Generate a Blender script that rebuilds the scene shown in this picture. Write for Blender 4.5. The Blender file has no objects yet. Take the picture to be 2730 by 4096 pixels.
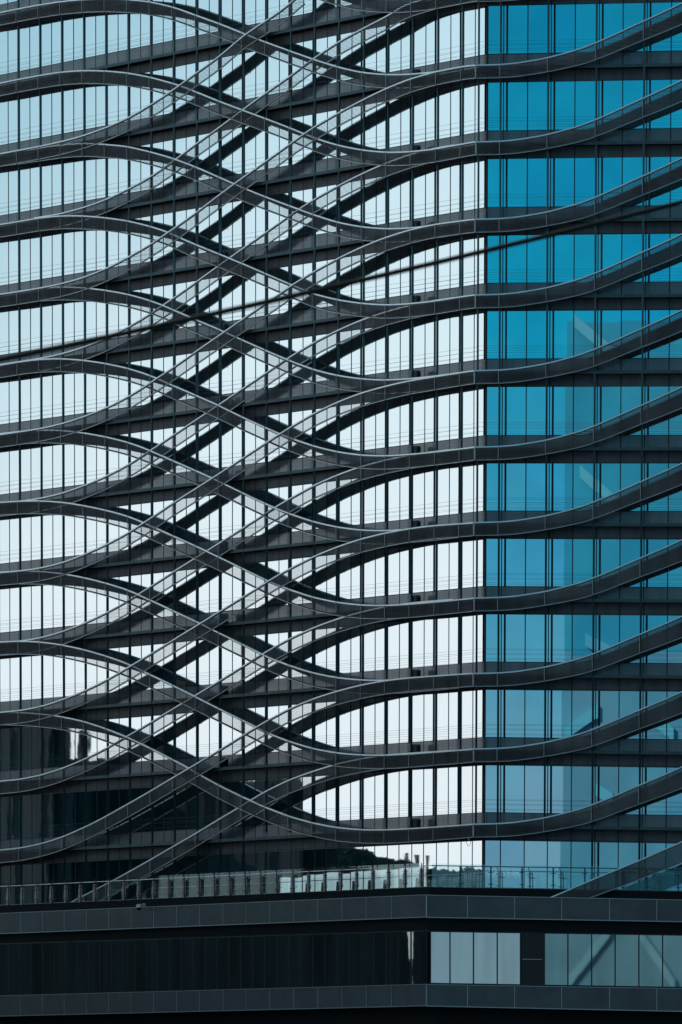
import bpy, bmesh, math, random
import numpy as np
from mathutils import Vector, Matrix
R_ = math.radians
random.seed(7)
scene = bpy.context.scene
COL = scene.collection

# ------------------------------------------------------------------ camera
F, PX, PY, ROLL = 38000.0, 1365.0, 4595.0, 0.0039     # long lens, level, shifted up
CAMZ = 1.6
cam = bpy.data.cameras.new("camera"); co = bpy.data.objects.new("camera", cam); COL.objects.link(co)
cam.sensor_fit = 'HORIZONTAL'; cam.sensor_width = 36.0
cam.lens = F / 2730 * 36
cam.shift_y = (PY - 2048) / 2730
cam.clip_start = 1; cam.clip_end = 6000
co.matrix_world = Matrix.Translation((0, 0, CAMZ)) @ Matrix.Rotation(R_(90), 4, 'X') @ Matrix.Rotation(ROLL, 4, 'Z')
cam.dof.use_dof = True; cam.dof.focus_distance = 521; cam.dof.aperture_fstop = 10
scene.camera = co

# ------------------------------------------------------------------ world / sun
SUN_EL, SUN_AZ = 30.0, -18.0          # azimuth from +Y, negative = left; behind the tower
w = bpy.data.worlds.new("World"); scene.world = w; w.use_nodes = True
nt = w.node_tree; N = nt.nodes; LK = nt.links
bg = N["Background"]
tc = N.new("ShaderNodeTexCoord"); sep = N.new("ShaderNodeSeparateXYZ"); LK.new(tc.outputs["Generated"], sep.inputs[0])
def dot_ramp(v, a, b):
    d = N.new("ShaderNodeVectorMath"); d.operation = 'DOT_PRODUCT'; d.inputs[1].default_value = v
    LK.new(tc.outputs["Generated"], d.inputs[0])
    m = N.new("ShaderNodeMapRange"); m.interpolation_type = 'SMOOTHSTEP'
    m.inputs["From Min"].default_value = a; m.inputs["From Max"].default_value = b
    LK.new(d.outputs["Value"], m.inputs["Value"]); return m.outputs["Result"]
def zramp(stops):
    r = N.new("ShaderNodeValToRGB"); LK.new(sep.outputs["Z"], r.inputs[0])
    e = r.color_ramp.elements
    e[0].position, e[0].color = stops[0][0], (*stops[0][1], 1)
    e[1].position, e[1].color = stops[1][0], (*stops[1][1], 1)
    for p, c in stops[2:]:
        q = e.new(p); q.color = (*c, 1)
    return r.outputs[0]
bright = zramp([(0, (.88, .93, .96)), (.035, (.87, .93, .97)), (.06, (.85, .93, .97)), (.085, (.76, .90, .96)), (.12, (.58, .80, .90)), (.35, (.36, .52, .62)), (1, (.18, .28, .36))])
teal = zramp([(0, (.18, .31, .39)), (.03, (.155, .33, .44)), (.06, (.05, .32, .48)), (.085, (0, .295, .48)), (.12, (0, .23, .39)), (.22, (.16, .33, .46)), (.45, (.26, .38, .46)), (1, (.22, .29, .35))])
_n = Vector((-math.sin(R_(59.5)), -math.cos(R_(59.5)), 0))
def _q(x):
    r = Vector(((x - PX) / F, 1, 0)); return (r - 2 * r.dot(_n) * _n).normalized()
_c = _q(972); _h = Vector((_c.y, -_c.x, 0)); _a0, _a1 = _q(0).dot(_h), _q(1944).dot(_h)
def vdot(v):
    d = N.new("ShaderNodeVectorMath"); d.operation = 'DOT_PRODUCT'; d.inputs[1].default_value = v
    LK.new(tc.outputs["Generated"], d.inputs[0]); return d.outputs["Value"]
_sc = 1 / (_a0 - _a1)
comb = vdot((_h.x * _sc * .55, _h.y * _sc * .55, 8.0))          # sideways position + height
mr = N.new("ShaderNodeMapRange"); mr.interpolation_type = 'SMOOTHSTEP'; LK.new(comb, mr.inputs["Value"])
mr.inputs["From Min"].default_value = .62; mr.inputs["From Max"].default_value = 1.25
cool = N.new("ShaderNodeMix"); cool.data_type = 'RGBA'; cool.blend_type = 'MULTIPLY'
LK.new(mr.outputs[0], cool.inputs[0]); LK.new(bright, cool.inputs[6]); cool.inputs[7].default_value = (.62, .75, .80, 1); bright = cool.outputs[2]
mx = N.new("ShaderNodeMix"); mx.data_type = 'RGBA'
LK.new(dot_ramp((-.88, .47, 0), .15, .75), mx.inputs[0]); LK.new(teal, mx.inputs[6]); LK.new(bright, mx.inputs[7])
sky = N.new("ShaderNodeTexSky"); sky.sky_type = 'NISHITA'; sky.sun_disc = False
sky.sun_elevation = R_(SUN_EL); sky.sun_rotation = R_(SUN_AZ)
nm = N.new("ShaderNodeMix"); nm.data_type = 'RGBA'; nm.blend_type = 'ADD'; nm.inputs[0].default_value = .0015
LK.new(mx.outputs[2], nm.inputs[6]); LK.new(sky.outputs[0], nm.inputs[7])
LK.new(nm.outputs[2], bg.inputs[0]); bg.inputs[1].default_value = 1.0
sl = bpy.data.lights.new("sun", 'SUN'); sl.energy = 2.0; sl.angle = R_(.5); sl.color = (1, .95, .88)
so = bpy.data.objects.new("sun", sl); COL.objects.link(so)
sd = Vector((math.sin(R_(SUN_AZ)) * math.cos(R_(SUN_EL)), math.cos(R_(SUN_AZ)) * math.cos(R_(SUN_EL)), math.sin(R_(SUN_EL))))
so.rotation_euler = sd.to_track_quat('Z', 'Y').to_euler()
scene.view_settings.view_transform = 'Standard'; scene.view_settings.look = 'None'
scene.view_settings.exposure = 0; scene.view_settings.gamma = 1
try:
    scene.cycles.max_bounces = 8; scene.cycles.glossy_bounces = 6; scene.cycles.transparent_max_bounces = 24
except Exception: pass

# ------------------------------------------------------------------ materials
def mat(name, col, rough=.6, metal=0.0, spec=.5, var=0.0, vscale=1.0, streak=False, bump=0.0, bscale=1.0, col2=None):
    m = bpy.data.materials.new(name); m.use_nodes = True
    t = m.node_tree; b = t.nodes["Principled BSDF"]
    b.inputs["Base Color"].default_value = (*col, 1); b.inputs["Roughness"].default_value = rough
    b.inputs["Metallic"].default_value = metal; b.inputs["Specular IOR Level"].default_value = spec
    geo = t.nodes.new("ShaderNodeNewGeometry")
    if var > 0:
        mp = t.nodes.new("ShaderNodeMapping"); t.links.new(geo.outputs["Position"], mp.inputs[0])
        mp.inputs["Scale"].default_value = (vscale, vscale, vscale * (.12 if streak else 1))
        no = t.nodes.new("ShaderNodeTexNoise"); no.inputs["Scale"].default_value = 1.0; no.inputs["Detail"].default_value = 5
        t.links.new(mp.outputs[0], no.inputs["Vector"])
        rp = t.nodes.new("ShaderNodeValToRGB"); t.links.new(no.outputs["Fac"], rp.inputs[0])
        rp.color_ramp.elements[0].position = .3; rp.color_ramp.elements[1].position = .72
        c0 = tuple(max(0, c * (1 - var)) for c in col); c1 = col2 or tuple(min(1, c * (1 + var)) for c in col)
        rp.color_ramp.elements[0].color = (*c0, 1); rp.color_ramp.elements[1].color = (*c1, 1)
        t.links.new(rp.outputs[0], b.inputs["Base Color"])
    if bump > 0:
        no = t.nodes.new("ShaderNodeTexNoise"); no.inputs["Scale"].default_value = bscale; no.inputs["Detail"].default_value = 1.5
        t.links.new(geo.outputs["Position"], no.inputs["Vector"])
        bp = t.nodes.new("ShaderNodeBump"); bp.inputs["Strength"].default_value = 1.0; bp.inputs["Distance"].default_value = bump
        t.links.new(no.outputs["Fac"], bp.inputs["Height"]); t.links.new(bp.outputs[0], b.inputs["Normal"])
    return m
M = {}
M['glass'] = mat("mirror_glass", (.87, .92, .94), .015, 1.0, bump=.0008, bscale=.7)
M['glass_right'] = mat("blue_mirror_glass", (.82, .90, .94), .008, 1.0, var=.10, vscale=.35, bump=.00005, bscale=.6)
def scatter(m, c):       # faint teal scatter of the coating, so the mirrored darks are not neutral
    t = m.node_tree; b = t.nodes["Principled BSDF"]; o = t.nodes["Material Output"]
    d = t.nodes.new("ShaderNodeBsdfDiffuse"); d.inputs[0].default_value = (*c, 1)
    a = t.nodes.new("ShaderNodeAddShader"); t.links.new(b.outputs[0], a.inputs[0]); t.links.new(d.outputs[0], a.inputs[1]); t.links.new(a.outputs[0], o.inputs[0])
M['glass_right2'] = mat("blue_mirror_glass_grey", (.92, .87, .89), .008, 1.0, var=.08, vscale=.35, bump=.00005, bscale=.6)
M['glass_right3'] = mat("blue_mirror_glass_deep", (.70, .82, .90), .008, 1.0, var=.10, vscale=.35, bump=.00005, bscale=.6)
M['glass_pod'] = mat("podium_glass", (.80, .72, .68), .02, 1.0, var=.12, vscale=1.3, streak=True, bump=.0004, bscale=.8)
M['glass_pod_dark'] = mat("podium_dark_glass", (.66, .76, .78), .012, 1.0, var=.35, vscale=.9, streak=True, bump=.0008, bscale=.8)
M['span_low'] = mat("grey_spandrel_glass", (.15, .172, .192), .18, 0, .8, var=.22, vscale=1.6, streak=True)
M['span_up'] = mat("brown_grey_spandrel", (.132, .130, .135), .5, 0, .4, var=.22, vscale=2.2, streak=True)
M['dark'] = mat("dark_frame", (.012, .016, .02), .5)
M['post'] = mat("teal_painted_steel", (.035, .095, .11), .38, .25, .5, var=.2, vscale=3)
M['ledge'] = mat("teal_ledge_edge", (.04, .085, .095), .5, .1, var=.25, vscale=1.2)
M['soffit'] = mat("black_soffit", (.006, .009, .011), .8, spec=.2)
M['slat'] = mat("bronze_grey_louvre", (.155, .155, .162), .55, .1, .4, var=.38, vscale=.9, streak=True)
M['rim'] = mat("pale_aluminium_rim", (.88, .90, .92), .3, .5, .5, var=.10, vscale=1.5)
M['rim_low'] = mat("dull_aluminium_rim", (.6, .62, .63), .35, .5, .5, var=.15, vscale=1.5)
M['seam'] = mat("grey_joint_strip", (.42, .43, .43), .45, .3, var=.2, vscale=2)
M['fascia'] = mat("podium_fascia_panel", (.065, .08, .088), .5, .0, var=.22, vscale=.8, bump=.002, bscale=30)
M['fascia_trim'] = mat("podium_trim", (.35, .42, .46), .4, .4)
M['black'] = mat("black_paint", (.01, .011, .013), .5)
M['soot'] = mat('soot_black', (.005, .014, .018), .9, spec=.05, var=.95, vscale=.45, streak=True)
M['cable'] = mat("black_rubber", (.003, .004, .005), .9, spec=.1)
M['brown'] = mat("weathered_fin_steel", (.52, .40, .36), .6, .2, var=.5, vscale=9)
M['wire'] = mat("guard_wire", (.03, .07, .08), .4, .5)
M['white'] = mat("white_plastic", (.5, .6, .65), .4)
M['concrete'] = mat("concrete", (.14, .14, .14), .85, var=.25, vscale=.5)
M['asphalt'] = mat("asphalt", (.05, .05, .05), .9, var=.25, vscale=.3)
M['offwall'] = mat("dark_facade", (.005, .017, .020), .8, var=.5, vscale=.35, streak=True)
M['offpale'] = mat("pale_facade", (.85, .88, .88), .7, var=.05, vscale=.3)
M['leaf'] = mat("dark_foliage", (.02, .05, .04), .8, var=.4, vscale=2)
M['bark'] = mat("bark", (.05, .04, .03), .9)
rg = bpy.data.materials.new("railing_glass"); rg.use_nodes = True
t = rg.node_tree; t.nodes.remove(t.nodes["Principled BSDF"]); o = t.nodes["Material Output"]
tr = t.nodes.new("ShaderNodeBsdfTransparent"); tr.inputs[0].default_value = (.84, .96, .96, 1)
gl = t.nodes.new("ShaderNodeBsdfGlossy"); gl.inputs["Roughness"].default_value = .03; gl.inputs[0].default_value = (.75, .95, .97, 1)
ms = t.nodes.new("ShaderNodeMixShader"); ms.inputs[0].default_value = .16
t.links.new(tr.outputs[0], ms.inputs[1]); t.links.new(gl.outputs[0], ms.inputs[2]); t.links.new(ms.outputs[0], o.inputs[0])
M['rail_glass'] = rg

scatter(M['glass'], (0, .018, .022)); scatter(M['glass_pod_dark'], (0, .010, .014))
for q_ in ('glass_right', 'glass_right2', 'glass_right3'): scatter(M[q_], (0, .008, .012))
# ------------------------------------------------------------------ planes of the two facades
TH, AL = R_(59.5), R_(14.7)
nL = Vector((-math.sin(TH), -math.cos(TH), 0)); nR = Vector((-math.sin(AL), -math.cos(AL), 0))
uL = Vector((math.cos(TH), -math.sin(TH), 0)); uR = Vector((math.cos(AL), -math.sin(AL), 0))
cr, sr = math.cos(ROLL), math.sin(ROLL)
def ray(x, y):
    a, b = (x - PX) / F, (PY - y) / F
    return Vector((a * cr - b * sr, 1.0, a * sr + b * cr))
_r = ray(1944, 2048); G = Vector((_r.x * 521, 521, 0))
CAM = Vector((0, 0, CAMZ))
def onplane(n, x, y, D):
    r = ray(x, y); tt = (n.x * G.x + n.y * G.y + D) / (n.x * r.x + n.y * r.y)
    return CAM + r * tt
def Lp(x, y, D=0.0): return onplane(nL, x, y, D)
def Rp(x, y, D=0.0): return onplane(nR, x, y, D)
mit = (nL + nR) / (1 + nL.dot(nR))                       # mitre direction at the corner
def topx(P):                                            # world point -> photograph x, y
    d = P - CAM; a, b = d.x / d.y, d.z / d.y
    return PX + F * (a * cr + b * sr), PY - F * (-a * sr + b * cr)
def cornerx(D, y=2048):
    r0 = ray(1944, y); P = G + mit * D
    z = CAMZ + r0.z * 521
    return topx(Vector((P.x, P.y, z)))[0]
XL, YL = -21400.0, 4595.0
def Ly(yc, x): return YL + (yc - YL) * (x - XL) / (1944 - XL)
def Ry(yc, x): return yc + (x - 1944) * (yc - 1850) * 1.08e-5
S = {-3: -705, -2: -398, -1: -91, 0: 216, 1: 523, 2: 829, 3: 1132, 4: 1435, 5: 1741, 6: 2043, 7: 2345, 8: 2647, 9: 2949, 10: 3250, 11: 3551, 12: 3852}
def lean(x, y): return x - 3.7e-6 * (x - 900) * (y - 400)
DP, DR = .73, .93                                       # post plane, rib plane

# ------------------------------------------------------------------ mesh helpers
def build(name, V, Fc, m, parent=None, smooth=False, mats=None, mi=None):
    me = bpy.data.meshes.new(name); me.from_pydata([tuple(v) for v in V], [], Fc); me.validate()
    o = bpy.data.objects.new(name, me); COL.objects.link(o)
    for q in (mats or [m]): me.materials.append(q)
    if mi:
        for p, i in zip(me.polygons, mi): p.material_index = i
    if smooth:
        for p in me.polygons: p.use_smooth = True
    bm = bmesh.new(); bm.from_mesh(me); bmesh.ops.recalc_face_normals(bm, faces=bm.faces); bm.to_mesh(me); bm.free()
    if parent: setparent(o, parent)
    return o
def setparent(o, p):
    o.parent = p
    o.matrix_parent_inverse = Matrix.Translation(-p.location) if p.type == 'EMPTY' else Matrix()
def empty(name, loc, label, cat, group=None):
    o = bpy.data.objects.new(name, None); COL.objects.link(o); o.location = loc
    o.empty_display_size = .3
    return tag(o, label, cat, group)
def tag(o, label, cat, group=None):
    o['label'] = label; o['category'] = cat
    if group: o['group'] = group
    return o
class MB:
    def __init__(s): s.V, s.F = [], []
    def box8(s, p):      # 4 bottom + 4 top corners
        n = len(s.V); s.V += [Vector(q) for q in p]
        s.F += [(n, n+3, n+2, n+1), (n+4, n+5, n+6, n+7), (n, n+1, n+5, n+4), (n+1, n+2, n+6, n+5), (n+2, n+3, n+7, n+6), (n+3, n, n+4, n+7)]
    def bar(s, a, b, x, y):   # prism from a to b with half-vectors x, y
        s.box8([a-x-y, a+x-y, a+x+y, a-x+y, b-x-y, b+x-y, b+x+y, b-x+y])
    def quad(s, a, b, c, d):
        n = len(s.V); s.V += [a, b, c, d]; s.F.append((n, n+1, n+2, n+3))
    def sweep(s, pts, xs, ys):   # box section along a polyline; xs, ys half-vectors per point
        n = len(s.V)
        for p, x, y in zip(pts, xs, ys): s.V += [p-x-y, p+x-y, p+x+y, p-x+y]
        for i in range(len(pts)-1):
            a = n + 4*i; b = a + 4
            for k in range(4): s.F.append((a+k, a+(k+1) % 4, b+(k+1) % 4, b+k))
        s.F.append((n, n+1, n+2, n+3)); e = n + 4*(len(pts)-1); s.F.append((e+3, e+2, e+1, e))
    def tube(s, pts, r, k=8):
        n = len(s.V)
        for i, p in enumerate(pts):
            d = (pts[min(i+1, len(pts)-1)] - pts[max(i-1, 0)]).normalized()
            a = d.orthogonal().normalized() if i == 0 else (prev - d * prev.dot(d)).normalized()
            prev = a; b = d.cross(a)
            for j in range(k):
                an = 2 * math.pi * j / k; s.V.append(p + (a * math.cos(an) + b * math.sin(an)) * r)
        for i in range(len(pts)-1):
            for j in range(k):
                s.F.append((n+i*k+j, n+i*k+(j+1) % k, n+(i+1)*k+(j+1) % k, n+(i+1)*k+j))
        s.F.append(tuple(n+j for j in range(k))[::-1]); s.F.append(tuple(n+(len(pts)-1)*k+j for j in range(k)))
    def make(s, name, m, parent=None, smooth=False): return build(name, s.V, s.F, m, parent, smooth)
Z = Vector((0, 0, 1))
def strip(name, m, parent, pts_top, pts_bot):
    b = MB(); n = len(pts_top); b.V = list(pts_top) + list(pts_bot)
    b.F = [(i, i+1, n+i+1, n+i) for i in range(n-1)]
    return b.make(name, m, parent)

# ------------------------------------------------------------------ rib traces (photograph pixels, top rim)
TR_A = {
 0: "0,50 64,37 150,20 239,6 328,-3 420,-7 510,-4 600,5 695,26 784,59 888,96 983,135 1047,160 1165,203 1257,236 1358,268 1450,289 1550,298 1640,297 1740,287 1896,260",
 1: "0,333 64,319 150,303 239,288 328,281 418,282 510,290 599,306 714,338 772,360 874,402 976,440 1063,472 1155,507 1219,534 1276,556 1353,580 1448,599 1547,609 1640,607 1742,596 1844,577 1896,568",
 2: "0,615 100,601 239,580 328,572 402,575 510,584 599,605 692,631 784,666 880,708 941,735 992,757 1072,789 1155,820 1206,839 1257,858 1350,888 1448,907 1547,915 1640,912 1691,907 1896,877",
 3: "0,898 64,888 153,872 239,863 328,862 424,870 513,882 599,903 670,925 724,951 784,977 874,1013 931,1036 970,1052 1069,1095 1168,1138 1225,1162 1260,1176 1353,1199 1448,1213 1547,1220 1640,1215 1742,1204 1841,1188 1896,1180",
 5: "0,1461 80,1447 159,1437 245,1434 335,1440 424,1453 517,1473 606,1502 679,1535 791,1583 880,1622 970,1667 1059,1707 1117,1734 1181,1758 1257,1784 1350,1807 1448,1821 1547,1824 1640,1818 1735,1809 1896,1790",
 7: "0,2010 70,2005 159,2003 246,2008 332,2021 424,2040 510,2063 577,2090 631,2115 695,2144 784,2183 880,2229 982,2278",
 9: "0,2569 70,2565 153,2567 242,2578 332,2597 424,2623 526,2660 583,2690 692,2741 784,2787 886,2839 970,2880 1021,2906 1079,2936 1161,2967 1257,2996 1350,3013 1448,3021 1541,3022 1640,3017 1735,3010 1896,2998",
 10: "0,2850 100,2851 220,2862 332,2884 424,2914 523,2954 612,2998 692,3038 752,3070 803,3100 880,3143 970,3187 1005,3203 1063,3230 1161,3267 1257,3294 1346,3311 1442,3320 1541,3321 1640,3316 1735,3310 1896,3299"}
TR_B = {
 -2: "0,615 64,603 150,587 239,568 328,545 427,510 520,469 606,418 695,360 785,293 880,226 983,137 1066,83 1168,13",
 -1: "130,873 245,855 340,829 430,797 512,757 603,709 650,676 705,638 788,574 880,510 976,437 1072,367 1161,306 1257,233 1353,169 1452,115 1586,46",
 0: "0,1177 64,1168 150,1154 239,1137 328,1113 424,1076 515,1029 599,981 689,920 788,850 886,775 976,709 1066,645 1212,540 1260,507 1358,450 1458,397 1544,355 1640,316 1742,287 1844,267 1896,260",
 2: "0,1739 83,1727 172,1713 255,1694 338,1667 434,1629 523,1583 603,1532 700,1467 800,1397 900,1328 983,1270 1072,1209 1168,1142 1263,1083 1362,1030 1455,986 1541,951 1640,920 1742,897 1896,877",
 4: "0,2291 83,2284 159,2274 245,2254 332,2222 434,2176 523,2128 606,2073 695,2012 791,1952 900,1882 964,1839 1066,1772 1158,1713 1257,1654 1353,1609 1445,1573 1541,1546 1640,1523 1735,1508 1896,1483",
 6: "0,2850 83,2843 172,2826 255,2799 338,2766 424,2724 526,2665 612,2612 698,2560 784,2507 1110,2304 1161,2276 1257,2227 1350,2189 1445,2157 1538,2134 1640,2115 1735,2103 1896,2092",
 8: "0,3401 76,3395 169,3376 255,3349 383,3291 523,3213 615,3160 705,3106 797,3052 900,2990 976,2942 1059,2891 1161,2835 1257,2796 1350,2766 1442,2742 1538,2724 1640,2712 1896,2694",
 9: "200,3661 284,3612 383,3561 472,3515 606,3440 695,3388 784,3337 900,3266 954,3235 1005,3203 1059,3170 1161,3120 1257,3086 1350,3057 1442,3037 1538,3022 1640,3014 1896,2998"}
SR = {k: S[k] + (44.5 if k <= 1 else 48) for k in S}
GX = np.arange(-320, 1901, 20.0)
def parse(tr, k):
    a = np.array([[float(q) for q in p.split(',')] for p in tr.split()])
    if a[0, 0] <= 1:         # run on beyond the left edge
        a = np.vstack([[-340, a[0, 1] - .55 * (a[2, 1] - a[0, 1]) / (a[2, 0] - a[0, 0]) * 340 + 8], [-150, a[0, 1] - .8 * (a[2, 1] - a[0, 1]) / (a[2, 0] - a[0, 0]) * 150], a])
    pitch = 304.0 * (a[:, 0] - XL) / (1944 - XL)
    v = (a[:, 1] - Ly(S[k], a[:, 0])) / pitch
    return a[:, 0], v
def family(tr, ks):
    data = {k: parse(t_, k) for k, t_ in tr.items()}
    keys = sorted(data); out = {}
    for k in ks:
        vs = []
        for x in GX:
            cand = [(q, float(np.interp(x, *data[q]))) for q in keys if data[q][0][0] - 90 <= x <= data[q][0][-1] + 10]
            cand.sort()
            ex = [c for c in cand if c[0] == k]
            if ex: vs.append(ex[0][1]); continue
            lo = [c for c in cand if c[0] < k]; hi = [c for c in cand if c[0] > k]
            if lo and hi:
                a, b = lo[-1], hi[0]; vs.append(a[1] + (b[1]-a[1]) * (k-a[0]) / (b[0]-a[0]))
            else: vs.append((lo[-1] if lo else hi[0])[1])
        v = np.array(vs)
        ker = np.exp(-.5 * (np.arange(-3, 4) / 1.3) ** 2); ker /= ker.sum()
        vp = np.concatenate([2*v[0]-v[3:0:-1], v, 2*v[-1]-v[-2:-5:-1]])
        v = np.convolve(vp, ker, 'valid')
        out[k] = np.array([Ly(S[k], x) for x in GX]) + v * 304.0 * (GX - XL) / (1944 - XL)
    return out
FA = family(TR_A, range(-1, 11)); FB = family(TR_B, range(-2, 10))
RX = [1896, 2001, 2062, 2113, 2170, 2227, 2278, 2330, 2382, 2432, 2492, 2572, 2623, 2687, 2730, 2800]
RO = [0, -3, -8, -16, -25.5, -39, -53, -68, -89, -110, -138, -175, -198, -228, -249, -281]
def rshape(k, x): return float(np.interp(x, RX, RO)) * float(np.interp(k, [0, 5, 8, 11], [1.0, .97, .92, .92]))
def thick(x): return float(np.interp(x, [0, 600, 1600, 1896, 2001, 2183, 2371, 2572, 2730, 2800], [51, 53, 54, 52, 53, 56, 67, 76, 85, 88]))
GRX = np.concatenate([np.arange(1925, 2801, 25.0)])
# soften the right-hand shape
_s = np.array([rshape(0, x) for x in np.arange(1896, 2860, 12)])

TOWER_Z = (PY - S[12]) / F * 521 - 12
tower = empty('office_tower', (G.x - 5, G.y + 8, 0), 'glass office tower wrapped in crossing wavy louvred bands above a dark podium', 'building')

POSTX = [-268, -183, -98, -12, 75, 162, 250, 338, 427, 517, 607, 698, 790, 883, 976, 1069, 1165, 1261, 1358, 1457, 1554, 1653, 1753, 1852.5]
RPOST = [2004, 2194, 2387, 2578, 2769]

SLW = .125             # depth of the level slats that fill the bands
LEVELS = []
_z = 12.0
while _z < 75:
    e_ = math.atan((_z - CAMZ) / 521 / .5076); eR = math.atan((_z - CAMZ) / 521 / .967)
    d_ = min((abs(4 * math.sin(d) - math.sin(2*e_ + d)), d) for d in [i * .001 for i in range(1, 260)])[1]
    r_ = min(1 / math.sin(2*e_ + d_), 4.4)
    LEVELS.append((_z, (math.asin(1 / r_) - e_, math.asin(.95 / r_) + eR * (-.9 if _z > 50 else .55 - (_z - 12) * .038), Z * (SLW / r_ * .31))))
    _z += SLW / r_
def rib(name, k, fam, layer, x0, x1, right=False, ybase=None):
    ys = fam[k]; D = DR + layer * .055
    cx = cornerx(D, SR[k]);
    P, Bt, MV = [], [], []
    for x, y in zip(GX, ys):
        if x < x0 or x > min(x1, cx - 6): continue
        P.append(Lp(x, y, D)); Bt.append(Lp(x, y + thick(x), D)); MV.append(nL)
    if right:
        y = SR[k]; P.append(Lp(cx, y, D)); Bt.append(Lp(cx, y + thick(cx), D)); MV.append(mit)
        for x in GRX:
            y = SR[k] + (rshape(k, x-14) + rshape(k, x) + rshape(k, x+14)) / 3
            P.append(Rp(x, y, D)); Bt.append(Rp(x, y + thick(x), D)); MV.append(nR)
    return make_rib(name, P, Bt, MV, float(np.mean([y for x, y in zip(GX, ys) if x0 <= x <= x1])), D, k, ys, x0, x1, right, cx)
def make_rib(name, P, Bt, MV, ymean, D, k, ys, x0, x1, right, cx):
    b = MB()
    for i in range(len(P) - 1):
        sub = 2
        for j in range(sub):
            f0, f1 = j / sub, (j + 1) / sub
            t0, t1 = P[i].lerp(P[i+1], f0), P[i].lerp(P[i+1], f1); b0, b1 = Bt[i].lerp(Bt[i+1], f0), Bt[i].lerp(Bt[i+1], f1)
            m0, m1 = MV[i].lerp(MV[i+1], f0), MV[i].lerp(MV[i+1], f1)
            side = 1 if (MV[i+1] - nR).length < .01 else 0
            lo, hi = min(b0.z, b1.z), max(t0.z, t1.z)
            for z, ph in LEVELS:
                if z < lo or z > hi: continue
                # the stretch of this segment where the level lies inside the band
                a_, c_ = 0.0, 1.0
                for (q0, q1, sg) in ((t0.z - z, t1.z - z, 1), (z - b0.z, z - b1.z, 1)):
                    if q0 < 0 and q1 < 0: a_, c_ = 1, 0; break
                    if q0 < 0: a_ = max(a_, q0 / (q0 - q1))
                    elif q1 < 0: c_ = min(c_, q0 / (q0 - q1))
                if c_ - a_ < .02: continue
                A_, B_ = t0.lerp(t1, a_), t0.lerp(t1, c_); A_.z = B_.z = z
                mA, mB = m0.lerp(m1, a_), m0.lerp(m1, c_)
                hc, vs = SLW * .5 * math.cos(ph[side]), Z * (SLW * .5 * math.sin(ph[side]))
                b.quad(A_ + mA*hc - vs, B_ + mB*hc - vs, B_ - mB*hc + vs, A_ - mA*hc + vs)
                b.quad(A_ + mA*hc - vs, B_ + mB*hc - vs, B_ + mB*hc - vs + ph[2], A_ + mA*hc - vs + ph[2])
    for pts, dz in ((P, -.06), (Bt, .045)):      # solid edge channels, top and bottom
        b.sweep([p + m * .01 + Z * dz for p, m in zip(pts, MV)], [m * .03 for m in MV], [Z * .03] * len(pts))
    nslat = len(b.F)
    q = MB()
    sx = [x - 10 for x in POSTX if x0 < x - 10 < min(x1, cx - 8)]
    for x in sx:
        xx = lean(x, np.interp(x, GX, ys)); y = float(np.interp(xx, GX, ys))
        a, c = Lp(xx, y, D + .09), Lp(xx, y + thick(x), D + .09); q.bar(a, c, uL * .016, nL * .012)
    if right:
        y = SR[k]; a, c = Lp(cx - 1, y, D + .06), Lp(cx - 1, y + 52, D + .06); q.bar(a, c, (uL + uR) * .02, mit * .02)
        for x in RPOST[:-1]:
            xx = lean(x - 4, SR[k]); y = SR[k] + rshape(k, xx); a, c = Rp(xx, y, D + .09), Rp(xx, y + thick(xx), D + .09); q.bar(a, c, uR * .016, nR * .012)
    nv = len(b.V); b.V += q.V; b.F += [tuple(i + nv for i in f) for f in q.F]
    o = build(name, b.V, b.F, None, tower, False, [M['slat'], M['seam']], [0]*nslat + [1]*len(q.F))
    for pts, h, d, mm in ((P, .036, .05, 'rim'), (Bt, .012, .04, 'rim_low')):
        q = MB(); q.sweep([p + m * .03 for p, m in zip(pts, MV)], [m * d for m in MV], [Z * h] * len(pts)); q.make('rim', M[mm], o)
    return o

for k in range(-1, 11):
    o = rib('wavy_band', k, FA, 0, -320, 1900 if k % 2 else 1840, right=bool(k % 2) or k == 10)
for k in range(-2, 10):
    ev = (k % 2 == 0)
    x0 = -320
    if k == -1: x0 = 130
    if k == 9: x0 = 240
    x1 = 1900 if ev and k >= 0 else 1830
    if k == -2: x1 = 1220
    rib('wavy_band', k, FB, 1 if ev else -1, x0, x1, right=ev and k >= 0)
# the lowest band on the right rises straight off the podium
DLOW = (1944 - 1685) / (1944 - cornerx(1.0, 3600)) - .12             # this end comes forward to land on the podium edge
P, Bt, MV = [], [], []
for x in np.arange(2170, 2801, 30.0):
    y = float(np.interp(x, [2170, 2211, 2368, 2553, 2730, 2800], [3606, 3589, 3522, 3446, 3369, 3339]))
    yb = y + float(np.interp(x, [2170, 2374, 2730, 2800], [60, 70, 83, 85]))
    P.append(Rp(x, y, DLOW)); Bt.append(Rp(x, yb, DLOW)); MV.append(nR)
make_rib('wavy_band', P, Bt, MV, 3480, DLOW, 11, FA[10], 5000, 5001, False, 0)

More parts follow.
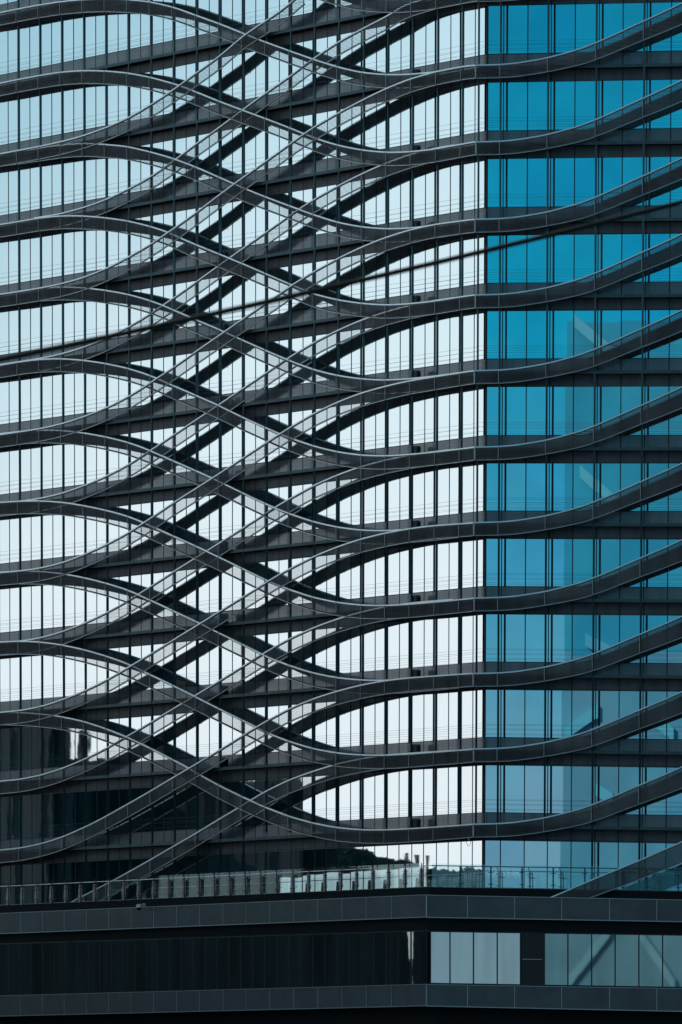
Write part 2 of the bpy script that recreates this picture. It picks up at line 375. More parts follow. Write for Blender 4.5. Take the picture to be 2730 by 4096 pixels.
# ------------------------------------------------------------------ curtain wall
LMUL = []      # mullion x on the left glass, at y=400
for i in range(len(POSTX)-1):
    LMUL += [POSTX[i] + 3, (POSTX[i] + POSTX[i+1]) / 2 + 0.5]
LMUL += [1855.5, 1901]
RMUL = [2015, 2111.4, 2205, 2301, 2397, 2492, 2588.5, 2685, 2781]
YTOP, YBOT = -760, 3640
def leanR(x, y): return lean(x, y) + 0.0039 * (y - 2048) * max(0, 1 - (x - 1944) / 60) if x < 2004 else lean(x, y)
for x in LMUL:
    b = MB(); b.bar(Lp(lean(x, YTOP), YTOP, .012), Lp(lean(x, YBOT), YBOT, .012), uL * .012, nL * .012); b.make('mullion', M['dark'], tower)
for x in RMUL:
    b = MB(); b.bar(Rp(lean(x, YTOP), YTOP, .03), Rp(lean(x, YBOT), YBOT, .03), uR * .020, nR * .02); b.make('mullion', M['dark'], tower)
c0 = G + mit * .03
zt = Lp(1944, YTOP).z; zb = Lp(1944, YBOT).z
b = MB(); b.bar(Vector((c0.x, c0.y, zt)), Vector((c0.x, c0.y, zb)), uL * .035, uR * .03); b.make('mullion', M['dark'], tower)
for i, x in enumerate(POSTX + [None] + RPOST):
    b = MB(); yb = 3345 if x is None or x < 2200 else 3560
    if x is None:
        c = G + mit * DP; p0, p1 = Vector((c.x, c.y, zt)), Vector((c.x, c.y, Lp(1944, 3345).z))
    elif x < 1900:
        yb = 3330 if x > 1050 else 3640
        if x > 1150 and x < 1300: yb = 3330
        p0, p1 = Lp(lean(x, YTOP), YTOP, DP), Lp(lean(x, yb), yb, DP)
    else: p0, p1 = Rp(lean(x, YTOP), YTOP, DP), Rp(lean(x, yb), yb, DP)
    b.tube([p0, p1], .06, 12); b.make('post', M['post'], tower, smooth=True)

def pane_mb(b, pl, n, u, xa, xb, ya, yb, ylf, D):
    pa, pb = pl(lean(xa, ylf(ya, xa)), ylf(ya, xa), D), pl(lean(xb, ylf(ya, xb)), ylf(ya, xb), D)
    pc, pd = pl(lean(xb, ylf(yb, xb)), ylf(yb, xb), D), pl(lean(xa, ylf(yb, xa)), ylf(yb, xa), D)
    t1, t2 = random.gauss(0, .0005), random.gauss(0, .0005)
    c = (pa + pb + pc + pd) / 4; out = []
    for p in (pa, pb, pc, pd):
        d = p - c; out.append(p + n * (d.dot(u) * t1 + d.z * t2))
    b.quad(*out)
floors = list(range(-3, 12))
win = []
allx = LMUL
edges_L = [LMUL[0] - 44] + LMUL + [1940.5]
edges_R = [1947.5] + RMUL
jobs = []
for k in floors:
    for i in range(0, len(edges_R) - 1, 2):
        jobs.append(('R', k, edges_R[i:i+3], 3000 + i))
    e = edges_L
    idx = list(range(1, len(e) - 1, 2))
    for i in idx: jobs.append(('L', k, e[i:i+3], e[i]))
    jobs.append(('L', k, e[0:2], 0))
jobs.sort(key=lambda j: -j[3])
rest = MB()
for n_, (side, k, ex, _) in enumerate(jobs):
    b = MB() if n_ < 100 else rest
    for xa, xb in zip(ex[:-1], ex[1:]):
        if side == 'L': pane_mb(b, Lp, nL, uL, xa, xb, S[k]-194, S[k], Ly, 0)
        else: pane_mb(b, Rp, nR, uR, xa, xb, S[k]-194, S[k], Ry, 0)
    if n_ < 100: b.make('window', M['glass'] if side == 'L' else M[random.choice(('glass_right', 'glass_right', 'glass_right2', 'glass_right3'))], tower)
o = rest.make('window', M['glass'], tower); o['kind'] = 'stuff'

for k in floors:
    for side in 'LR':
        pl, lf, n, u = (Lp, Ly, nL, uL) if side == 'L' else (Rp, Ry, nR, uR)
        xs = [-320, 1944] if side == 'L' else [1944, 2800]
        def P_(x, yc, D): return pl(x, lf(yc, x), D)
        for (ya, yb_, mname) in ((S[k], S[k]+60, 'span_low'), (S[k]+60, S[k]+113, 'span_up')):
            if k == 11 and ya > S[11]: continue
            strip('spandrel', M[mname], tower, [P_(x, ya, .008) for x in xs], [P_(x, yb_, .008) for x in xs])
        q = MB()
        for yy in (S[k], S[k] - 194):
            a, c = P_(xs[0], yy, .02), P_(xs[1], yy, .02)
            if side == 'L': c = c - uL * .05
            else: a = a + uR * .05
            q.bar(a, c, Z * .013, n * .02)
        q.make('transom', M['dark'], tower)
        if k >= 11: continue
        # walkway ledge: front edge on the post plane
        cx = cornerx(DP + .02, S[k]+50)
        xe = [-320, cx] if side == 'L' else [cx, 2800]
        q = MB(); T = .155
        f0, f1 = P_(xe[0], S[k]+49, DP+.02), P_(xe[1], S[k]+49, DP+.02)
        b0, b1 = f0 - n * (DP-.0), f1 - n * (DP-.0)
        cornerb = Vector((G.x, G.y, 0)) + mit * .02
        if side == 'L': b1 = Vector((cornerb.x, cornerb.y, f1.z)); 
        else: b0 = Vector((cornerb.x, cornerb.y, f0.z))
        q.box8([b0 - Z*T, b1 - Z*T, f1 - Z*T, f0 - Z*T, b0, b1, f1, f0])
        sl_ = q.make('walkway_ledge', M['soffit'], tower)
        q = MB(); e0, e1 = f0 + n * .012 - Z * T * .5, f1 + n * .012 - Z * T * .5
        if side == 'L': e1 = e1 - uL*.01
        else: e0 = e0 + uR*.01
        q.bar(e0, e1, Z * (T * .5 + .01), n * .01)
        q.make('edge_trim', M['ledge'], sl_)
        q = MB()
        for h in (52, 34, 14, -15):
            a, c = P_(xe[0], S[k]-h, DP), P_(xe[1], S[k]-h, DP)
            q.bar(a, c, Z * .005, n * .005)
        q.make('guard_cable', M['wire'], tower)
# solid body of the tower
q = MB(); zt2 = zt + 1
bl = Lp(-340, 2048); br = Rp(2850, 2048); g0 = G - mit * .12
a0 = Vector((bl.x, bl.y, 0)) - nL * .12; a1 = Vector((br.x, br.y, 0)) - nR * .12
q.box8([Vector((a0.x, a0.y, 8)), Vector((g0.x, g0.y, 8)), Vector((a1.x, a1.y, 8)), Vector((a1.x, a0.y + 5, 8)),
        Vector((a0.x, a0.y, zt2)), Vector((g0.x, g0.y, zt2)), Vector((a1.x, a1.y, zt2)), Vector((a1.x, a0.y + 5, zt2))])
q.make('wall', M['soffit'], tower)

# ------------------------------------------------------------------ podium
pod = empty('podium_building', (G.x - 6, G.y, 0), 'dark podium with two grey panelled bands below the glass tower', 'building')
DPOD = (1944 - 1685) / (1944 - cornerx(1.0, 3600))
cxP = cornerx(DPOD, 3620)
def Ly2(y0, y1, x): return y0 + (y1 - y0) * x / 1685.0         # left line from x=0 to the corner
def Ry2(y1, y2, x): return y1 + (y2 - y1) * (x - 1685) / 1045.0
Lseam = [82, 170, 257, 346, 435, 525, 615, 707, 799, 893, 985, 1080, 1176, 1272, 1369, 1466, 1566.5]
Rseam = [1871.6, 2060, 2248.5, 2440, 2629]
for (yt0, yt1, yt2, yb0, yb1, yb2) in ((3655, 3581, 3601, 3736, 3670, 3688), (3985, 3939, 3956, 4066, 4025, 4047)):
    for side in 'LR':
        pl, n, u = (Lp, nL, uL) if side == 'L' else (Rp, nR, uR)
        top = (lambda x: Ly2(yt0, yt1, x)) if side == 'L' else (lambda x: Ry2(yt1, yt2, x))
        bot = (lambda x: Ly2(yb0, yb1, x)) if side == 'L' else (lambda x: Ry2(yb1, yb2, x))
        x0, x1 = (-90, cxP) if side == 'L' else (cxP, 2800)
        A, B = pl(x0, top(x0), DPOD), pl(x1, top(x1), DPOD); C_, D_ = pl(x0, bot(x0), DPOD), pl(x1, bot(x1), DPOD)
        q = MB(); iA = n * .3
        iB = mit * .3
        if side == 'L': q.box8([C_, D_, D_ - iB, C_ - iA, A, B, B - iB, A - iA])
        else: q.box8([C_, D_, D_ - iA, C_ - iB, A, B, B - iA, A - iB])
        nf = len(q.F)
        for s_ in (Lseam if side == 'L' else Rseam):
            q.bar(pl(s_, top(s_), DPOD+.006) - Z*.02, pl(s_, bot(s_), DPOD+.006) + Z*.026, u*(.02 if side == 'L' else .016), n*.006)
        if side == 'R': 
            c2 = pl(cxP, top(cxP), DPOD + .01); c3 = pl(cxP, bot(cxP), DPOD + .01); q.bar(c2 - Z*.02, c3 + Z*.026, u*.03, n*.012)
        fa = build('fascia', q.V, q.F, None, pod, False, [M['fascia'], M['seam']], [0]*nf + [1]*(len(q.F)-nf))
        q = MB(); q.bar(A + n*.012, B + n*.012, Z*.018, n*.012); q.make('trim', M['fascia_trim'], fa)
        q = MB(); q.bar(C_ + n*.016 , D_ + n*.016, Z*.024, n*.016); q.make('trim', M['fascia_trim'], fa)
# podium glazing, set back
DG = DPOD - .2; cxG = cornerx(DG, 3830)
def ptL(y): return {'t': (3777, 3724.6), 'b': (3995, 3950), 'u': (3720, 3655)}[y]
def ptR(y): return {'t': (3726.5, 3742), 'b': (3934, 3951), 'u': (3655, 3675)}[y]
def PL(x, y, D=DG): a = ptL(y); return Lp(x, a[0] + (a[1]-a[0]) * x / 1693.0, D)
def PR(x, y, D=DG): a = ptR(y); return Rp(x, a[0] + (a[1]-a[0]) * (x-1693) / 1037.0, D)
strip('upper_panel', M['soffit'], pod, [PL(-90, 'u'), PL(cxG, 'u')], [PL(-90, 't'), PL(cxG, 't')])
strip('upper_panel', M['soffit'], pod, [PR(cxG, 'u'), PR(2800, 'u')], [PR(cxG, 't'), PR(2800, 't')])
lm = [1644]
while lm[-1] > -80: lm.append(lm[-1] - (45 + 4.6 * lm[-1] / 1693))
lm = [cxG - 2] + lm
for i in range(len(lm) - 1):
    b = MB(); xa, xb = lm[i+1], lm[i]
    b.quad(PL(xa, 't'), PL(xb, 't'), PL(xb, 'b'), PL(xa, 'b')); b.make('window', M['glass_pod_dark'], pod)
    b = MB(); b.bar(PL(xa, 't', DG+.02), PL(xa, 'b', DG+.02), uL*.025, nL*.02); b.make('mullion', M['dark'], pod)
rm = [cxG + 7, 1801, 1895, 1990, 2083, 2179, 2273, 2368, 2462, 2557, 2652, 2746, 2800]
for i in range(len(rm) - 1):
    xa, xb = rm[i], rm[i+1]
    if i == 4:
        b = MB(); b.quad(PR(xa, 't'), PR(xb, 't'), PR(xb, 'b'), PR(xa, 'b')); dr = b.make('recessed_panel', M['black'], pod)
        b = MB(); b.bar(Rp(xa + 9, 3838, DG+.03), Rp(xb - 9, 3839, DG+.03), Z*.02, nR*.02); b.make('push_bar', M['seam'], dr)
    else:
        b = MB(); b.quad(PR(xa, 't'), PR(xb, 't'), PR(xb, 'b'), PR(xa, 'b')); b.make('window', M['glass_pod'], pod)
    b = MB(); b.bar(PR(xa, 't', DG+.02), PR(xa, 'b', DG+.02), uR*.03, nR*.02); b.make('mullion', M['dark'], pod)
for (pl_, xs) in ((PL, (-90, cxG)), (PR, (cxG, 2800))):
    nn = nL if pl_ is PL else nR
    for yy in ('t', 'b'):
        b = MB(); b.bar(pl_(xs[0], yy, DG+.015), pl_(xs[1], yy, DG+.015), Z*.03, nn*.018); b.make('transom', M['dark'], pod)
# ceilings between bands, terrace kerb, body
kerbL = lambda x: Ly2(3622, 3549, x); kerbR = lambda x: Ry2(3549, 3567, x)
DK = DPOD - .32; cxK = cornerx(DK, 3560)
for side in 'LR':
    pl, n, kb = (Lp, nL, kerbL) if side == 'L' else (Rp, nR, kerbR)
    xs = (-90, cxK) if side == 'L' else (cxK, 2800)
    b = MB(); A, B = pl(xs[0], kb(xs[0]), DK), pl(xs[1], kb(xs[1]), DK)
    zl = Lp(cxP, 3600, DPOD).z - 2.0
    A2, B2 = A.copy(), B.copy(); A2.z = B2.z = zl
    i0, i1 = (n, mit) if side == 'L' else (mit, n)
    b.box8([A2, B2, B2 - i1*.25, A2 - i0*.25, A, B, B - i1*.25, A - i0*.25])
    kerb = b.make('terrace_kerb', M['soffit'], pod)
    b = MB(); b.bar(A + n*.012, B + n*.012, Z*.012, n*.012); b.make('trim', M['fascia_trim'] if side == 'L' else M['post'], kerb)
gk = G + mit * (DPOD - .6)
zT = Lp(1944, 3575).z
e0 = Lp(-140, 3700, DPOD - .6); e1 = Rp(2850, 3700, DPOD - .6)
q = MB(); q.box8([Vector((e0.x, e0.y, 0)), Vector((gk.x, gk.y, 0)), Vector((e1.x, e1.y, 0)), Vector((e1.x, e0.y + 8, 0)),
                  Vector((e0.x, e0.y, zT)), Vector((gk.x, gk.y, zT)), Vector((e1.x, e1.y, zT)), Vector((e1.x, e0.y + 8, zT))])
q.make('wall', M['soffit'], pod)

# ------------------------------------------------------------------ terrace railing
rail = empty('glass_railing', (gk.x, gk.y, zT), 'long glass railing with brown fin posts along the podium terrace edge', 'railing')
DRl = DPOD - .40; cxR = cornerx(DRl, 3500)
rl_top = lambda x: Ly2(3547, 3465, x); rl_gt = lambda x: rl_top(x) - 12; rl_b = lambda x: kerbL(x) + 3
rr_top = lambda x: Ry2(3463, 3479, x); rr_gt = lambda x: rr_top(x) - 9; rr_b = lambda x: kerbR(x) + 3
FX = [30, 86, 143.5, 202, 260, 318, 376, 435, 493, 552, 612, 672, 733, 794, 855, 916, 978, 1040, 1104, 1169, 1233, 1298, 1361.6, 1425, 1489, 1553, 1619, 1684]
FR = [1842, 1965, 2090, 2214.5, 2341, 2466, 2590, 2715]
b = MB(); b.bar(Lp(-90, rl_top(-90), DRl+.05), Lp(cxR, rl_top(cxR), DRl+.05), Z*.02, nL*.02); b.make('handrail', M['rim'], rail)
b = MB(); b.bar(Rp(cxR+2, rr_top(cxR), DRl+.05), Rp(2800, rr_top(2800), DRl+.05), Z*.028, nR*.03); b.make('handrail', M['post'], rail)
g = [-40] + FX
for xa, xb in zip(g[:-1], g[1:]):
    q = MB(); q.quad(Lp(xa+1.5, rl_gt(xa), DRl), Lp(xb-1.5, rl_gt(xb), DRl), Lp(xb-1.5, rl_b(xb), DRl), Lp(xa+1.5, rl_b(xa), DRl)); q.make('glass_panel', M['rail_glass'], rail)
g = [cxR + 2] + FR + [2800]
for xa, xb in zip(g[:-1], g[1:]):
    q = MB(); q.quad(Rp(xa+1.5, rr_gt(xa), DRl), Rp(xb-1.5, rr_gt(xb), DRl), Rp(xb-1.5, rr_b(xb), DRl), Rp(xa+1.5, rr_b(xa), DRl)); q.make('glass_panel', M['rail_glass'], rail)
for x in FX:
    yt, yb = rl_top(x) + 8, kerbL(x) + 2; h = yb - yt
    q = MB()        # tapered fin plate: narrow head, widest at three quarters, narrow foot
    prof = [(-2, 0), (3, 0), (5.5, .1), (6, .55), (6.5, .78), (3, 1.0), (-2, 1.0), (-5, .70), (-3.5, .35)]
    fr = [Lp(x + dx * 1.25, yt + f_ * h, DRl + .10) for dx, f_ in prof]
    n0 = len(q.V); q.V += fr + [p - nL * .05 for p in fr]; m_ = len(fr)
    q.F.append(tuple(range(n0, n0+m_))); q.F.append(tuple(range(n0+m_, n0+2*m_))[::-1])
    for i in range(m_): q.F.append((n0+i, n0+(i+1) % m_, n0+m_+(i+1) % m_, n0+m_+i))
    fo = q.make('post', M['brown'], rail)
    q = MB(); q.bar(Lp(x+4, rl_gt(x), DRl+.14), Lp(x+4, yb, DRl+.14), uL*.03, nL*.015)
    for f_ in (.16, .76): q.bar(Lp(x-9, yt + f_*h, DRl+.16), Lp(x+13, yt + f_*h - 1, DRl+.16), Z*.012, nL*.012)
    q.make('clamp_rod', M['dark'], fo)
for x in FR:
    yt, yb = rr_top(x), kerbR(x) + 2; h = yb - yt
    q = MB(); q.bar(Rp(x, yt, DRl+.05), Rp(x, yb, DRl+.05), uR*.035, nR*.03)
    for f_ in (.26, .8): q.bar(Rp(x-11, yt+f_*h, DRl+.06), Rp(x+11, yt+f_*h, DRl+.06), Z*.02, nR*.02)
    q.make('post', M['post'], rail)
    q = MB(); pts = [Rp(x+24, yt+3, DRl-.5), Rp(x+29, yt+12, DRl-.5), Rp(x+30, yb, DRl-.5)]
    q.tube(pts, .03, 6); q.bar(Rp(x+19, yt+.33*h, DRl-.48), Rp(x+40, yt+.33*h, DRl-.48), Z*.02, nR*.02); q.bar(Rp(x+19, yt+.87*h, DRl-.48), Rp(x+40, yt+.87*h, DRl-.48), Z*.02, nR*.02)
    q.make('brace', M['post'], rail)

# ------------------------------------------------------------------ small fittings on the walkways
ORD = ['topmost', 'second', 'third', 'fourth', 'fifth', 'sixth', 'seventh', 'eighth', 'ninth', 'tenth', 'eleventh', 'twelfth']
def floor_lamp(x, k, lab):
    base = Lp(x, Ly(S[k]+49, x), DP - .18)
    t_ = empty('floodlight', base, lab, 'floodlight', 'black box floodlights on the walkways')
    q = MB(); hw = .20; hh = .54
    # housing tapering slightly, rounded front edge
    pts = [(-hw, -.13), (hw, -.13), (hw, .10), (hw*.7, .15), (-hw*.7, .15), (-hw, .10)]
    n0 = 0
    for zz, s_ in ((.03, 1.0), (hh - .06, 1.0), (hh, .86)):
        q.V += [base + uL * (a * s_) * 1.5 + nL * (c * s_) + Z * zz for a, c in pts]
    for r_i in range(2):
        for i in range(6): q.F.append((r_i*6+i, r_i*6+(i+1) % 6, r_i*6+6+(i+1) % 6, r_i*6+6+i))
    q.F.append((5, 4, 3, 2, 1, 0)); q.F.append((12, 13, 14, 15, 16, 17))
    q.make('housing', M['black'], t_)
    q = MB(); c = base - uL * .55 + nL * .1
    q.tube([c + uL * (.16 * math.cos(a)) + Z * (.16 * math.sin(a) + .02) for a in [math.pi * i / 8 for i in range(9)]], .012, 6)
    q.make('cable_loop', M['cable'], t_)
for i, k in enumerate(range(0, 11)):
    floor_lamp(1665, k, f'black box floodlight near the corner column, {ORD[i]} from the top')
for i, k in enumerate(range(2, 10)):
    floor_lamp(896, k, f'black box floodlight where the wavy bands cross, {ORD[i]} one down')
# security camera on the podium band
b0 = Lp(577, 3618, DPOD + .02)
cc = empty('security_camera', b0, 'small white dome security camera on an arm over the podium band', 'security camera')
q = MB(); q.bar(Lp(577, 3614, DPOD), Lp(577, 3630, DPOD), uL*.05, nL*.06)
q.bar(Lp(576, 3619, DPOD+.05), Lp(556, 3619, DPOD+.45), Z*.03, (uL*.04)); q.make('arm', M['white'], cc)
q = MB(); c = Lp(556, 3624, DPOD + .45)
prof = [(.02, .10), (.13, .06), (.17, -.05), (.17, -.11)]
for r_, z_ in prof:
    for j in range(12): an = 2*math.pi*j/12; q.V.append(c + Vector((math.cos(an)*r_, math.sin(an)*r_, z_)))
for i in range(3):
    for j in range(12): q.F.append((i*12+j, i*12+(j+1) % 12, (i+1)*12+(j+1) % 12, (i+1)*12+j))
q.F.append(tuple(range(12))); hs = q.make('housing', M['white'], cc, smooth=True)
q = MB()
for r_, z_ in ((.15, -.11), (.14, -.18), (.09, -.25), (.02, -.275)):
    for j in range(12): an = 2*math.pi*j/12; q.V.append(c + Vector((math.cos(an)*r_, math.sin(an)*r_, z_)))
for i in range(3):
    for j in range(12): q.F.append((i*12+j, i*12+(j+1) % 12, (i+1)*12+(j+1) % 12, (i+1)*12+j))
q.F.append(tuple(36+j for j in range(12))); q.make('lens_dome', M['black'], cc, smooth=True)
# bulb lamp with dangling wire under the lowest full band
b0 = Lp(1877, 3352, DR)
wl = empty('bulb_lamp', b0, 'small bulb lamp with a dangling wire loop under the lowest band', 'lamp')
q = MB(); c = Lp(1877, 3360, DR); q.tube([c + Z*.12, c + Z*.05, c - Z*.04], .045, 10); q.make('bulb', M['white'], wl, True)
q = MB(); q.tube([Lp(1866 + 19 * i / 12, 3366 + 19 * math.sin(math.pi * i / 12) ** .8, DR) for i in range(13)], .012, 6); q.make('wire', M['cable'], wl, True)

# ------------------------------------------------------------------ overhead cable, near the camera
pts = []
cx_ = [-60, 0, 255, 517, 788, 1219, 1550, 1846, 2062, 2368, 2730, 2800]; cy_ = [1457, 1443, 1377, 1320, 1266, 1178, 1100, 1026, 977, 898, 806, 788]
pf = np.polyfit(cx_, cy_, 2)
for x in np.arange(-120, 2860, 90.0):
    pts.append(CAM + ray(x, float(np.polyval(pf, x))) * (86 + x * .011))
q = MB(); q.tube(pts, .030, 10)
tag(q.make('overhead_cable', M['cable'], None, True), 'thin black overhead cable sagging diagonally in front of the tower', 'cable')

# ------------------------------------------------------------------ ground and the surroundings mirrored in the glass
b = MB(); b.quad(Vector((-3000, -1500, 0)), Vector((3000, -1500, 0)), Vector((3000, 4000, 0)), Vector((-3000, 4000, 0)))
gr = b.make('ground', M['asphalt']); gr['kind'] = 'structure'
def mirror_at(x, y, s, D=0):          # a point seen reflected in the left facade at this pixel
    P = Lp(x, y, D); r = ray(x, y).normalized(); q_ = r - 2 * r.dot(nL) * nL
    return P + q_ * s
def off_building(name, x0, x1, ytop, s, depth, m, label, bays=10):
    A, B = mirror_at(x0, ytop, s), mirror_at(x1, ytop, s)
    dv = mirror_at((x0+x1)/2, ytop, s+1) - mirror_at((x0+x1)/2, ytop, s); dv.z = 0; dv.normalize()
    zt_ = max(A.z, B.z)
    t_ = empty(name, (A.x, A.y, 0), label, 'building')
    q = MB(); a, b_ = Vector((A.x, A.y, 0)), Vector((B.x, B.y, 0))
    q.box8([a, b_, b_ + dv*depth, a + dv*depth, a + Z*A.z, b_ + Z*B.z, b_ + dv*depth + Z*B.z, a + dv*depth + Z*A.z]); q.make('wall', m, t_)
    ln = (b_ - a); L_ = ln.length; ln.normalize(); q = MB()
    for i in range(bays):
        p = a + ln * (L_ * (i + .5) / bays) - dv * .1
        q.bar(p, p + Z * (zt_ - 1), ln * (L_ / bays * .18), dv * .08)
    q.make('pier', M['black'], t_) if m is not M['offpale'] else None
    return t_
off_building('office_block', -700, 288, 2896, 150, 25, M['offwall'], 'dark tall block across the street, seen only mirrored in lower left windows')
off_building('office_block', 303, 364, 2925, 152, 12, M['offwall'], 'narrow dark block mirrored beside the taller block in the lower left windows', 2)
off_building('office_block', 360, 1195, 3112, 165, 25, M['offwall'], 'wide dark block mirrored in the windows above the terrace')
off_building('office_block', 1150, 1420, 3340, 168, 12, M['offwall'], 'lower dark block mirrored at the terrace windows', 5)
off_building('rooftop_plant', 1170, 1211, 3128, 164, 8, M['offwall'], 'square rooftop plant room mirrored at the end of the wide block', 2)
off_building('rooftop_plant', 150, 215, 2884, 149, 6, M['offwall'], 'small rooftop room mirrored on the tall dark block', 2)
off_building('office_block', 190, 430, 3040, 158, 5, M['offwall'], 'small dark block mirrored low between the two taller blocks', 3)
A, B = mirror_at(1122, 3478, 68), mirror_at(1700, 3478, 68); dv = mirror_at(1400, 3478, 69) - mirror_at(1400, 3478, 68); dv.z = 0; dv.normalize()
pv = empty('low_pavilion', (A.x, A.y, 0), 'pale low pavilion roof mirrored behind the glass railing', 'building')
a, b_ = Vector((A.x, A.y, 0)), Vector((B.x, B.y, 0)); q = MB()
q.box8([a - dv*4, b_ - dv*4, b_ + dv*6, a + dv*6, a - dv*4 + Z*(A.z-3.2), b_ - dv*4 + Z*(B.z-3.2), b_ + dv*6 + Z*A.z, a + dv*6 + Z*B.z]); q.make('roof', M['offpale'], pv)
hb = empty('hoarding', mirror_at(1600, 3640, 60) * 1.0, 'black hoarding wall with one narrow wedge gap, mirrored in the podium windows', 'hoarding')
dv = mirror_at(1400, 3478, 61) - mirror_at(1400, 3478, 60); dv.z = 0; dv.normalize(); q = MB()
def hpoly(pp):
    f_ = [mirror_at(x, y, 48, DG) for x, y in pp]; n0 = len(q.V); m_ = len(f_); q.V += f_ + [p + dv * .3 for p in f_]
    q.F.append(tuple(range(n0, n0+m_))); q.F.append(tuple(range(n0+m_, n0+2*m_))[::-1])
    for i in range(m_): q.F.append((n0+i, n0+(i+1) % m_, n0+m_+(i+1) % m_, n0+m_+i))
hpoly([(-700, 3650), (1620, 3650), (1634, 3760), (1640, 3840), (1651, 3872), (1651, 4590), (-700, 4590)])
hpoly([(1658, 3650), (2600, 3650), (2600, 4590), (1651.5, 4590), (1651.5, 3872)])
q.make('panel', M['soot'], hb)
wb = empty('sky_gap_board', mirror_at(1640, 3700, 67), 'small white board added as bright sky, mirrored as a sliver in the last podium window', 'board')  # added pale board standing in for bright sky behind the wedge gap
q = MB(); f_ = [mirror_at(x, y, 51, DG) for x, y in ((1600, 3690), (1680, 3690), (1680, 3900), (1600, 3900))]; q.box8([f_[3], f_[2], f_[2]+dv*4+Z*0, f_[3]+dv*4, f_[0]+dv*.0-Z*2.2, f_[1]-Z*2.2, f_[1]+dv*4, f_[0]+dv*4]); q.make('panel', M['offpale'], wb)
qd = mirror_at(900, 3600, 1) - mirror_at(900, 3600, 0); qd.z = 0; qd.normalize(); hd = Vector((qd.y, -qd.x, 0))
if hd.x < 0: hd = -hd
for base, sg, lab in ((mirror_at(2000, 3600, 62), -1, 'unseen dark block added to shade the podium, near side'), (mirror_at(-420, 3600, 14), 1, 'unseen dark block added to shade the podium, far side')):
    p = Vector((base.x, base.y, 0)) + hd * sg * 4
    t_ = empty('shade_block', p, lab, 'building'); q = MB()  # out-of-view blocks added only to keep sky light off the podium
    a, b_ = p, p + hd * sg * 45; hh_ = 40 if sg < 0 else 15
    q.box8([a, b_, b_ + qd*20, a + qd*20, a + Z*hh_, b_ + Z*hh_, b_ + qd*20 + Z*hh_, a + qd*20 + Z*hh_]); q.make('wall', M['offwall'], t_)
def mirror_R(x, y, s, D=0):
    P = Rp(x, y, D); r = ray(x, y).normalized(); return P + (r - 2 * r.dot(nR) * nR) * s
M['haze_blue'] = mat("blue_glass_facade", (.02, .33, .49), .9, var=.12, vscale=.15); M['haze_pale'] = mat("pale_blue_brace", (.09, .45, .60), .9)
A, B = mirror_R(3150, 1277, 100), mirror_R(2262, 1277, 100); dv = (mirror_R(2500, 1277, 101) - mirror_R(2500, 1277, 100)); dv.z = 0
bt = empty('braced_tower', (A.x, A.y, 0), 'blue glass tower with pale diagonal braces, mirrored faintly in the right windows', 'building')
a, b_ = Vector((A.x, A.y, 0)), Vector((B.x, B.y, 0))
for z0, z1, mm in ((0, 17.8, mat('grey_blue_base', (.10, .29, .385), .9, var=.12, vscale=.3)), (17.8, 34, mat('mid_blue_facade', (.085, .32, .45), .9, var=.15, vscale=.2)), (34, A.z, M['haze_blue'])):
    q = MB(); q.box8([a+Z*z0, b_+Z*z0, b_+dv*20+Z*z0, a+dv*20+Z*z0, a+Z*z1, b_+Z*z1, b_+dv*20+Z*z1, a+dv*20+Z*z1]); q.make('wall', mm, bt)
M['base_brace'] = mat('grey_blue_brace', (.15, .40, .49), .9)
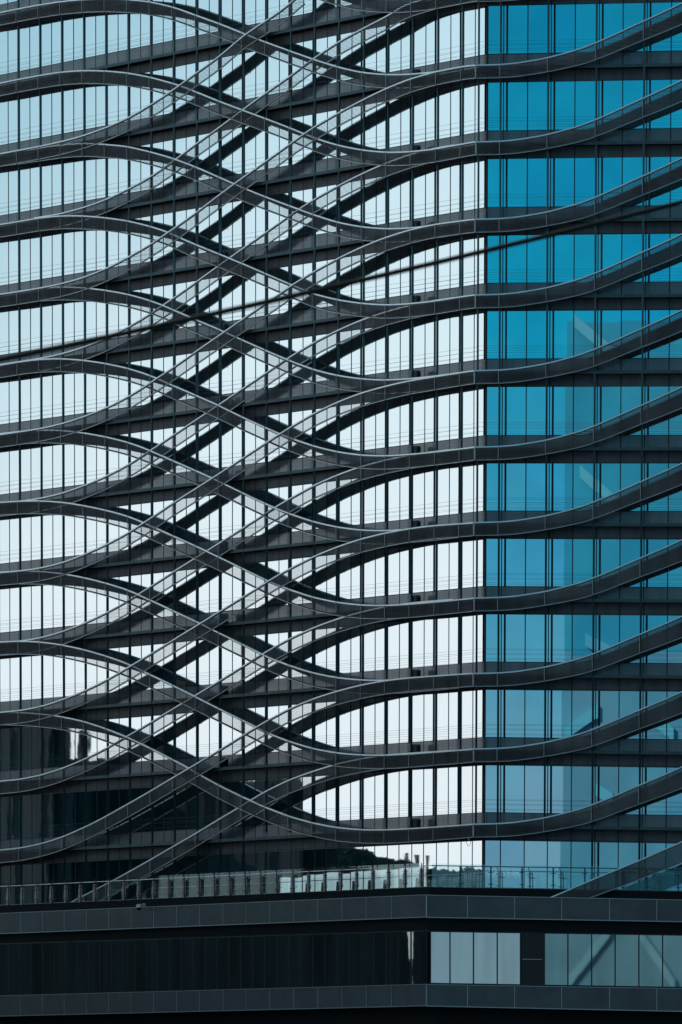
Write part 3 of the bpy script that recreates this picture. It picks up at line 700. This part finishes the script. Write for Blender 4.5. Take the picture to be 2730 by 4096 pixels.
for (xa, ya, xb, yb) in ((2300, 1275, 2490, 1440), (2325, 1880, 2500, 2040), (2340, 2548, 2470, 2620), (2270, 2932, 2390, 2848), (2600, 2868, 2690, 2945), (2390, 3165, 2460, 3210), (2275, 3932, 2445, 3718), (2550, 3718, 2705, 3945)):
    D_ = DG if ya > 3600 else 0; q = MB()
    pn = Vector((A.y - B.y, B.x - A.x, 0)).normalized(); pn = pn if pn.dot(dv) < 0 else -pn
    def on_front(x, y):
        o_, d_ = mirror_R(x, y, 0, D_), mirror_R(x, y, 1, D_) - mirror_R(x, y, 0, D_)
        return o_ + d_ * ((Vector((A.x, A.y, 0)) + pn * .2 - Vector((o_.x, o_.y, 0))).dot(pn) / d_.dot(pn))
    p0, p1 = on_front(xa, ya), on_front(xb, yb)
    q.bar(p0, p1, Z * .42, pn * .15); q.make('brace', M['base_brace'] if D_ else M['haze_pale'], bt)
def tree(x, ytop, s, label, rad):
    top = mirror_at(x, ytop, s); t_ = empty('street_tree', (top.x, top.y, 0), label, 'tree', 'trees mirrored in the terrace windows')
    q = MB(); q.tube([Vector((top.x, top.y, 0)), Vector((top.x, top.y, top.z * .7))], .25, 8); q.make('trunk', M['bark'], t_)
    q = MB(); c = Vector((top.x, top.y, top.z - rad))
    for i in range(2600):
        d = Vector((random.gauss(0, 1), random.gauss(0, 1), random.gauss(0, 1))).normalized() * rad * random.random() ** .4
        p = c + Vector((d.x, d.y, d.z * .95)); a = Vector((random.uniform(-1, 1), random.uniform(-1, 1), random.uniform(-1, 1))).normalized() * .35
        bb = a.orthogonal().normalized() * .3; q.quad(p - a, p + bb, p + a, p - bb)
    q.make('crown', M['leaf'], t_)
for i, (x, yt, rad) in enumerate([(1432, 3400, 1.5), (1466, 3438, 1.3), (1505, 3436, 1.1), (1560, 3434, 1.5), (1603, 3446, 1.0), (1770, 3474, 2.6), (1890, 3470, 2.8)]):
    tree(x, yt, 84 if x < 1700 else 75, f'dark bushy street tree mirrored in the terrace windows, {ORD[i]} of seven' if i else 'dark bushy street tree mirrored in the terrace windows, first of seven', rad)

for i, (x, yt) in enumerate(((1428, 3418), (1481, 3418), (1620, 3413), (1658, 3419), (1704, 3421))):
    top = mirror_at(x, yt, 83); t_ = empty('street_lamp', (top.x, top.y, 0), f'thin dark street lamp mirrored in the terrace windows, {ORD[i].replace("topmost", "first")} of five', 'street lamp', 'street lamps mirrored in the terrace windows')
    f = Vector((top.x, top.y, 0)); q = MB(); q.tube([f, f + Z * top.z * .96], .07, 8); q.make('pole', M['black'], t_)
    q = MB(); q.bar(f + Z * (top.z * .93), f + Z * top.z, hd * (.13 if i % 2 else .09), qd * .10); q.make('lamp_head', M['black'], t_)
